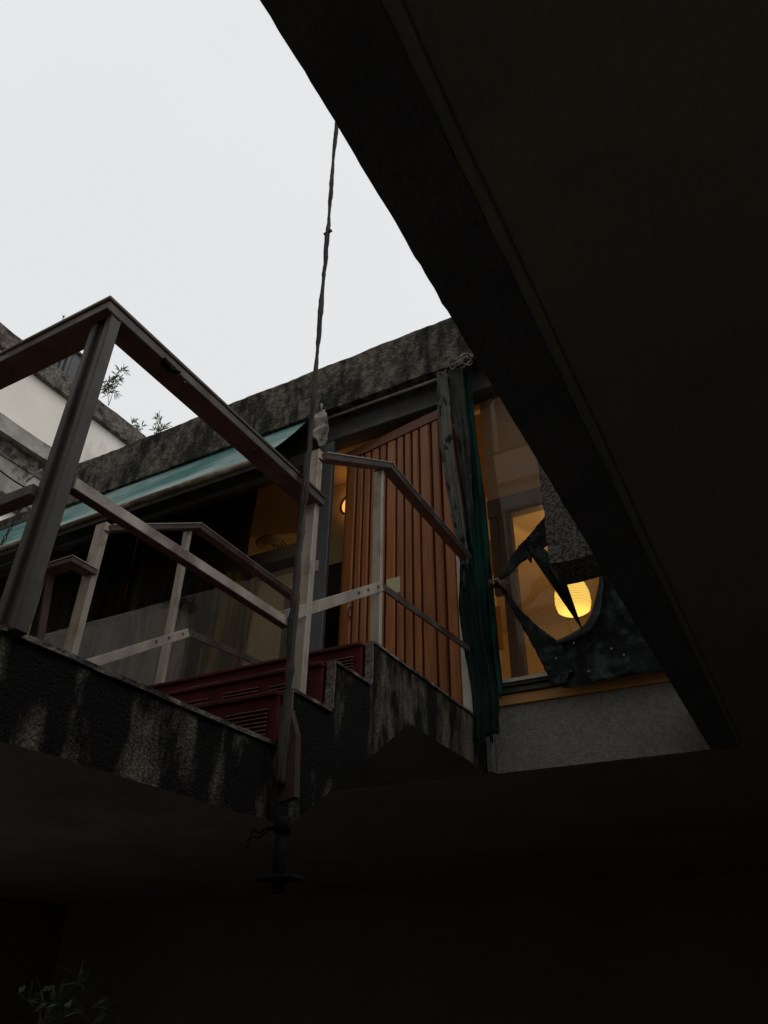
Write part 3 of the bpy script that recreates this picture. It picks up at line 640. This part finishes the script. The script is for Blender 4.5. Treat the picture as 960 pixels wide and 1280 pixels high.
# ================================================================== TARPAULINS
tp = root('tarpaulin', (-1.28, 3.3, .95), 'tall gathered tarpaulin, mouldy grey and green, hanging beside the door', 'tarpaulin')
fold_sheet('grey_fold', [(-1.425,3.44),(-1.432,3.1),(-1.422,2.82),(-1.382,2.4),(-1.337,2.05),(-1.322,1.85)], [(-1.352,3.44),(-1.340,3.1),(-1.330,2.8),(-1.302,2.4),(-1.278,2.05),(-1.275,1.82)], 3.275, 'tarp_grey', tp, 70, 110, 1.7, .020, seed=1, rag=.10, tw=1.5)
fold_sheet('dull_fold', [(-1.350,3.44),(-1.335,3.1),(-1.315,2.8),(-1.285,2.4),(-1.265,2.1)], [(-1.245,3.44),(-1.242,3.1),(-1.232,2.8),(-1.236,2.4),(-1.25,2.05)], 3.295, 'tarp_dull', tp, 70, 110, 2.0, .018, seed=21, rag=.10, tw=-1)
fold_sheet('green_fold', [(-1.335,3.43),(-1.325,2.8),(-1.30,2.2),(-1.315,1.8),(-1.315,1.4),(-1.29,1.0)], [(-1.205,3.42),(-1.20,2.9),(-1.175,2.4),(-1.165,1.9),(-1.155,1.4),(-1.155,1.22)], 3.325, 'tarp_green', tp, 90, 90, 4.6, .020, seed=4, rag=.10, tw=-1.2)
fold_sheet('dark_fold', [(-1.325,1.95),(-1.345,1.7),(-1.325,1.45),(-1.30,1.2),(-1.30,.98)], [(-1.25,1.95),(-1.225,1.7),(-1.20,1.45),(-1.165,1.2),(-1.170,1.0)], 3.270, 'tarp_dark', tp, 80, 80, 4.5, .016, seed=7, rag=.14, tw=1)
tb = B(); tb.rough if False else None
for k in range(7):
    pts = []; cx, cz = -1.245+random.uniform(-.04,.05), 3.45+random.uniform(-.03,.03)
    for i in range(13):
        a = i/12*2*math.pi*random.choice([.8,1]) + k; pts.append((cx+.045*math.cos(a), 3.27+.02*math.sin(a*2+k), cz+.032*math.sin(a)))
    tb.tube(pts, .006, 5)
o = tb.out('tied_cord', 'rag'); tag(o, 'tangled pale cord tying the tarpaulin to the fascia', 'cord')
o = B().beam((-1.25, 3.27, 3.475), (-1.14, 3.27, 3.475), .012, .012).out('metal_clip', 'white_strip'); tag(o, 'short white clip at the top of the hanging tarpaulin', 'clip')

nt_ = root('shade_cloth', (-.8, 3.32, 1.2), 'torn black shade cloth tied across the right window', 'cloth')
poly_cloth('strip', [(-1.14,1.80),(-1.12,1.845),(-1.085,1.86),(-1.04,1.95),(-.96,2.02),(-.83,2.14),(-.80,2.12),(-.80,1.95),(-.845,1.955),(-.93,1.91),(-.935,1.872),(-.95,1.905),(-1.0,1.885),(-1.07,1.83)], 3.30, 'tarp_black', nt_, .02, .010, .005, 9)
poly_cloth('strip', [(p.x, p.z) for p in smooth([(-1.14,0,1.83),(-1.10,0,1.785),(-1.04,0,1.66),(-.97,0,1.56),(-.90,0,1.475),(-.845,0,1.425)], 4)]+[(-.80,1.30),(-.84,1.205),(-.905,1.21)]+[(p.x, p.z) for p in smooth([(-.925,0,1.27),(-.97,0,1.40),(-1.03,0,1.55),(-1.08,0,1.68),(-1.13,0,1.79)], 4)], 3.315, 'tarp_black', nt_, .02, .010, .005, 9)
loop_ = smooth([(-.862,3.32,1.418),(-.79,3.32,1.432),(-.715,3.32,1.458),(-.662,3.32,1.515),(-.630,3.32,1.590),(-.607,3.32,1.665),(-.590,3.32,1.76)])
main = [(p.x, p.z) for p in loop_]+[(-.52,1.80),(-.30,1.82),(0,1.80),(.3,1.5),(.3,1.20),(-.3,1.198),(-.5,1.205),(-.70,1.20),(-.86,1.20),(-.875,1.27)]
hole = [(-.862,1.265),(-.845,1.305),(-.815,1.29),(-.80,1.262),(-.82,1.225),(-.842,1.235)]
poly_cloth('sheet', main, 3.335, 'tarp_black', nt_, .022, .022, .004, 6, hole, slope=lambda x, z: -.035*max(0, z-1.40))
b = B(); b.tube([p+Vector((0,-.004,.002)) for p in loop_], .016, 10, rfun=lambda t: .009+.011*math.sin(math.pi*min(1,t*1.1))**.7)
for v in b.bm.verts: v.co += noise.noise_vector(v.co*30)*.003
b.out('hem', 'tarp_hem', nt_, True)
b = B()
for k in range(4):
    b.tube([(-1.13,3.29,1.825),(-1.20,3.33,1.82+.01*k),(-1.26,3.36,1.80+.02*k)], .0022, 4)
b.tube([(-1.135+.016*math.cos(a*math.pi/6), 3.29+.02*math.sin(a*math.pi/6), 1.825+.012*math.sin(a*math.pi/6)) for a in range(13)], .003, 5)
for k in range(4): b.tube([(-1.13,3.29,1.82),(-1.06-.01*k,3.30,1.80-.012*k)], .0018, 4)
b.out('tie', 'cord', nt_)
for (x, z) in ((-.865,1.33),(-.77,1.39),(-.60,1.33),(-.55,1.29),(-.72,1.24)):
    b = B(); bmesh.ops.create_icosphere(b.bm, subdivisions=1, radius=.005, matrix=Matrix.Translation((x, 3.285, z))); b.out('eyelet', 'rag', nt_)

# hanging end of a concrete wall from the floor above
b = B(); b.prism([(-.735,1.622),(-.30,1.622),(-.30,6),(-.735,6)], 'y', 2.90, 3.13)
b.rough(.05, .007, 7, passes=8); o = b.out('concrete_beam_end', 'rough_block'); tag(o, 'rough cast concrete wall end hanging in front of the lit window', 'beam')

# rag bundle on the jamb
b = B(); bmesh.ops.create_uvsphere(b.bm, u_segments=24, v_segments=24, radius=1, matrix=Matrix.Translation((-2.335,3.27,3.32))@Matrix.Diagonal((.052,.045,.155,1)))
for v in b.bm.verts:
    d = noise.noise_vector(v.co*14)*.045+noise.noise_vector(v.co*40)*.014; v.co += Vector((d.x, d.y*.6, d.z*.6))
rgb = root('rag_bundle', (-2.335, 3.27, 3.16), 'twisted dirty white rag tied beside the top of the door', 'rag')
b.out('cloth', 'rag', rgb, True)
b = B(); b.tube([(-2.335,3.27,3.47),(-2.33,3.26,3.53)], .008, 6); b.out('knot', 'rag', rgb)
o = B().box(-1.80,-1.71,3.29,3.30,1.88,1.985)
o = o.bevel(.004).out('door_notice', 'flower_metal'); tag(o, 'small pale yellow plate behind the upper railing post', 'plate')
B().beam((-1.76,3.30,1.93),(-1.76,3.39,1.93),.01,.01).out('bracket', 'steel', o)

# ================================================================== NEIGHBOUR BUILDING (left)
nb = root('white_building', (-9, 5, -H), 'white rendered neighbour with dark stained coping and cement ledge', 'building')
B().box(-14, -9.0, -2, 16, 1.2, 8.06).out('wall', 'white_wall', nb)
B().box(-14, -9.01, -2, 16, -H, 1.2).out('plinth', 'back', nb)  # base coloured dark in place of the shade down there
b = B(); b.box(-9.6, -8.90, -2, 16, 8.06, 8.42); b.rough(.2, .012, 2.5); b.out('coping', 'coping', nb)
b = B(); b.box(-8.998, -8.80, -2, 16, 6.66, 6.92); b.rough(.3, .015, 1.5); b.out('ledge', 'grey_ledge', nb)
b = B(); b.box(-8.998, -8.93, -2, 16, 6.40, 6.655); b.out('ledge', 'coping', nb)
b = B(); b.box(-8.998, -8.95, -2, 16, 5.85, 6.398); b.out('ledge', 'grey_ledge', nb)
b = B(); b.box(-8.998, -8.88, -2, 16, 5.70, 5.848); b.out('ledge', 'coping', nb)
rh = root('rooftop_hut', (-10, 5.3, 8.42), 'grey corrugated sheet hut on the roof of the white building', 'hut')
b = B(); b.box(-11.6, -9.0, 5.26, 5.42, 8.43, 9.04); b.out('body', 'corrugated', rh)
for k in range(16):
    B().box(-9.08-.16*k, -9.01-.16*k, 5.235, 5.258, 8.45, 9.02).out('rib', 'corrugated', rh)
B().box(-11.65, -8.96, 5.22, 5.44, 9.042, 9.085).out('roof', 'coping', rh)
o = B().tube([(-7.95, 3.2+.18*math.cos(a*math.pi/9), 7.25+.10*math.sin(a*math.pi/9)) for a in range(10)], .02, 6).out('cable_loop', 'black_rubber'); tag(o, 'black cable loop rising behind the front rail at the left', 'cable')
tw_ = B().tube([(-8.9+.02*i, 4.6+.12*i, 6.15-.10*math.sin(i/9*math.pi)) for i in range(10)], .012, 5).out('cable', 'black_rubber'); tag(tw_, 'thin cable sagging across the cement wall at the left', 'cable')

# ================================================================== PLANTS
def leaf(b, p, d, up, ln, wd, mi=0):
    d = d.normalized(); s_ = d.cross(up).normalized()
    n_ = s_.cross(d)
    v = [b.bm.verts.new(q) for q in (p, p+d*ln*.35+s_*wd/2+n_*ln*.03, p+d*ln*.75+s_*wd*.3, p+d*ln-n_*ln*.08, p+d*ln*.75-s_*wd*.3, p+d*ln*.35-s_*wd/2+n_*ln*.03)]
    f = b.bm.faces.new(v); f.material_index = mi
def sprig(name, base, tops, label, cat, group, L_, W_, nl, mleaf, rs, spread=.25):
    random.seed(rs); t = root(name, base, label, cat, group); b = B(); lf = B()
    base = Vector(base)
    for tp_ in tops:
        tp_ = Vector(tp_); pts = [base.lerp(tp_, i/8)+Vector((noise.noise(Vector((i*.5, rs, 0)))*.05, 0, .03*math.sin(i/8*math.pi))) for i in range(9)]
        b.tube(pts, .01, 5, rfun=lambda q: .010*(1-.7*q)*(L_/.25))
        for k in range(nl):
            q = .35+.65*k/nl; p = pts[min(int(q*8), 7)].lerp(pts[min(int(q*8)+1, 8)], (q*8) % 1)
            ax = (tp_-base).normalized(); rd = Vector((random.gauss(0,1), random.gauss(0,1), random.gauss(0,.7))); d = (ax*.55+rd.normalized()).normalized()
            tip = p+d*spread*random.uniform(.4,1)*(L_*2)
            b.tube([p, tip], .003, 3, caps=False)
            for m in range(4):
                pd = (d+Vector((random.gauss(0,.6), random.gauss(0,.6), random.gauss(0,.5)))).normalized()
                leaf(lf, p.lerp(tip, .4+.2*m), pd, Vector((random.random(), random.random(), 1)), L_*random.uniform(.6,1), W_*random.uniform(.7,1.1))
    b.out('stem', 'stem', t); q_ = lf.out('leaf_clump', mleaf, t); q_['kind'] = 'stuff'; return t
G = 'bamboo sprigs growing above the roof line'
sprig('bamboo_sprig', (-8.75, 6.0, 8.3), [(-8.55, 5.9, 9.0), (-8.75, 5.85, 8.75)], 'tallest bamboo sprig, just right of the near post', 'bamboo', G, .15, .028, 18, 'leaf', 3)
sprig('bamboo_sprig', (-9.3, 7.05, 8.4), [(-9.38, 7.0, 9.0), (-9.22, 7.15, 8.9)], 'small bamboo sprig behind the middle of the sloping coping', 'bamboo', G, .14, .026, 14, 'leaf', 5)
sprig('bamboo_sprig', (-9.1, 7.4, 8.4), [(-9.13, 7.4, 9.3), (-8.92, 7.4, 9.0)], 'spreading bamboo sprig where the coping meets the mossy fascia', 'bamboo', G, .15, .028, 15, 'leaf', 9)
sprig('bamboo_sprig', (-9.1, 4.9, 9.15), [(-9.0, 4.9, 9.55)], 'tiny bamboo tip showing over the front rail', 'bamboo', G, .12, .03, 5, 'leaf', 12)
sprig('leafy_shrub', (-2.45, 2.3, -H), [(-2.51,2.2,.03), (-2.66,2.25,-.02), (-2.34,2.2,.0), (-2.60,2.2,-.10), (-2.30,2.25,-.10)], 'dim green shrub in the dark lower left under the landing', 'shrub', None, .075, .022, 26, 'leaf_green', 21, .9)

# ================================================================== BUILDING AND ADDED SKY BLOCKER BEHIND THE VIEWER (mirrored in the window glass)
ob = root('beige_building', (-3, -5, -H), 'beige rendered block with shuttered windows, seen only mirrored in the right window', 'building')
B().box(-8.5, 5, -12, -5.0, -H, 11.5).out('wall', 'op_wall', ob)
for zi in range(3):
    b = B(); b.box(-8.5, 5, -4.999, -4.85, 2.9+2.9*zi, 3.1+2.9*zi); b.out('ledge', 'op_wall', ob)
    for xi in range(4):
        x = -7.6+3.0*xi
        fr2 = B().box(x, x+1.5, -4.998, -4.96, 3.9+2.9*zi-.1, 5.2+2.9*zi).out('window', 'op_win', ob)
        B().box(x+.70, x+.80, -4.958, -4.94, 3.9+2.9*zi-.1, 5.2+2.9*zi).out('mullion', 'op_wall', fr2)
od = root('dark_building', (-17, -6, -H), 'dark grey block mirrored dimly in the left window', 'building')
B().box(-30, -8.6, -14, -6.5, -H, 12).out('wall', 'op_dark', od)  # added out of view so the left panes mirror no bright sky
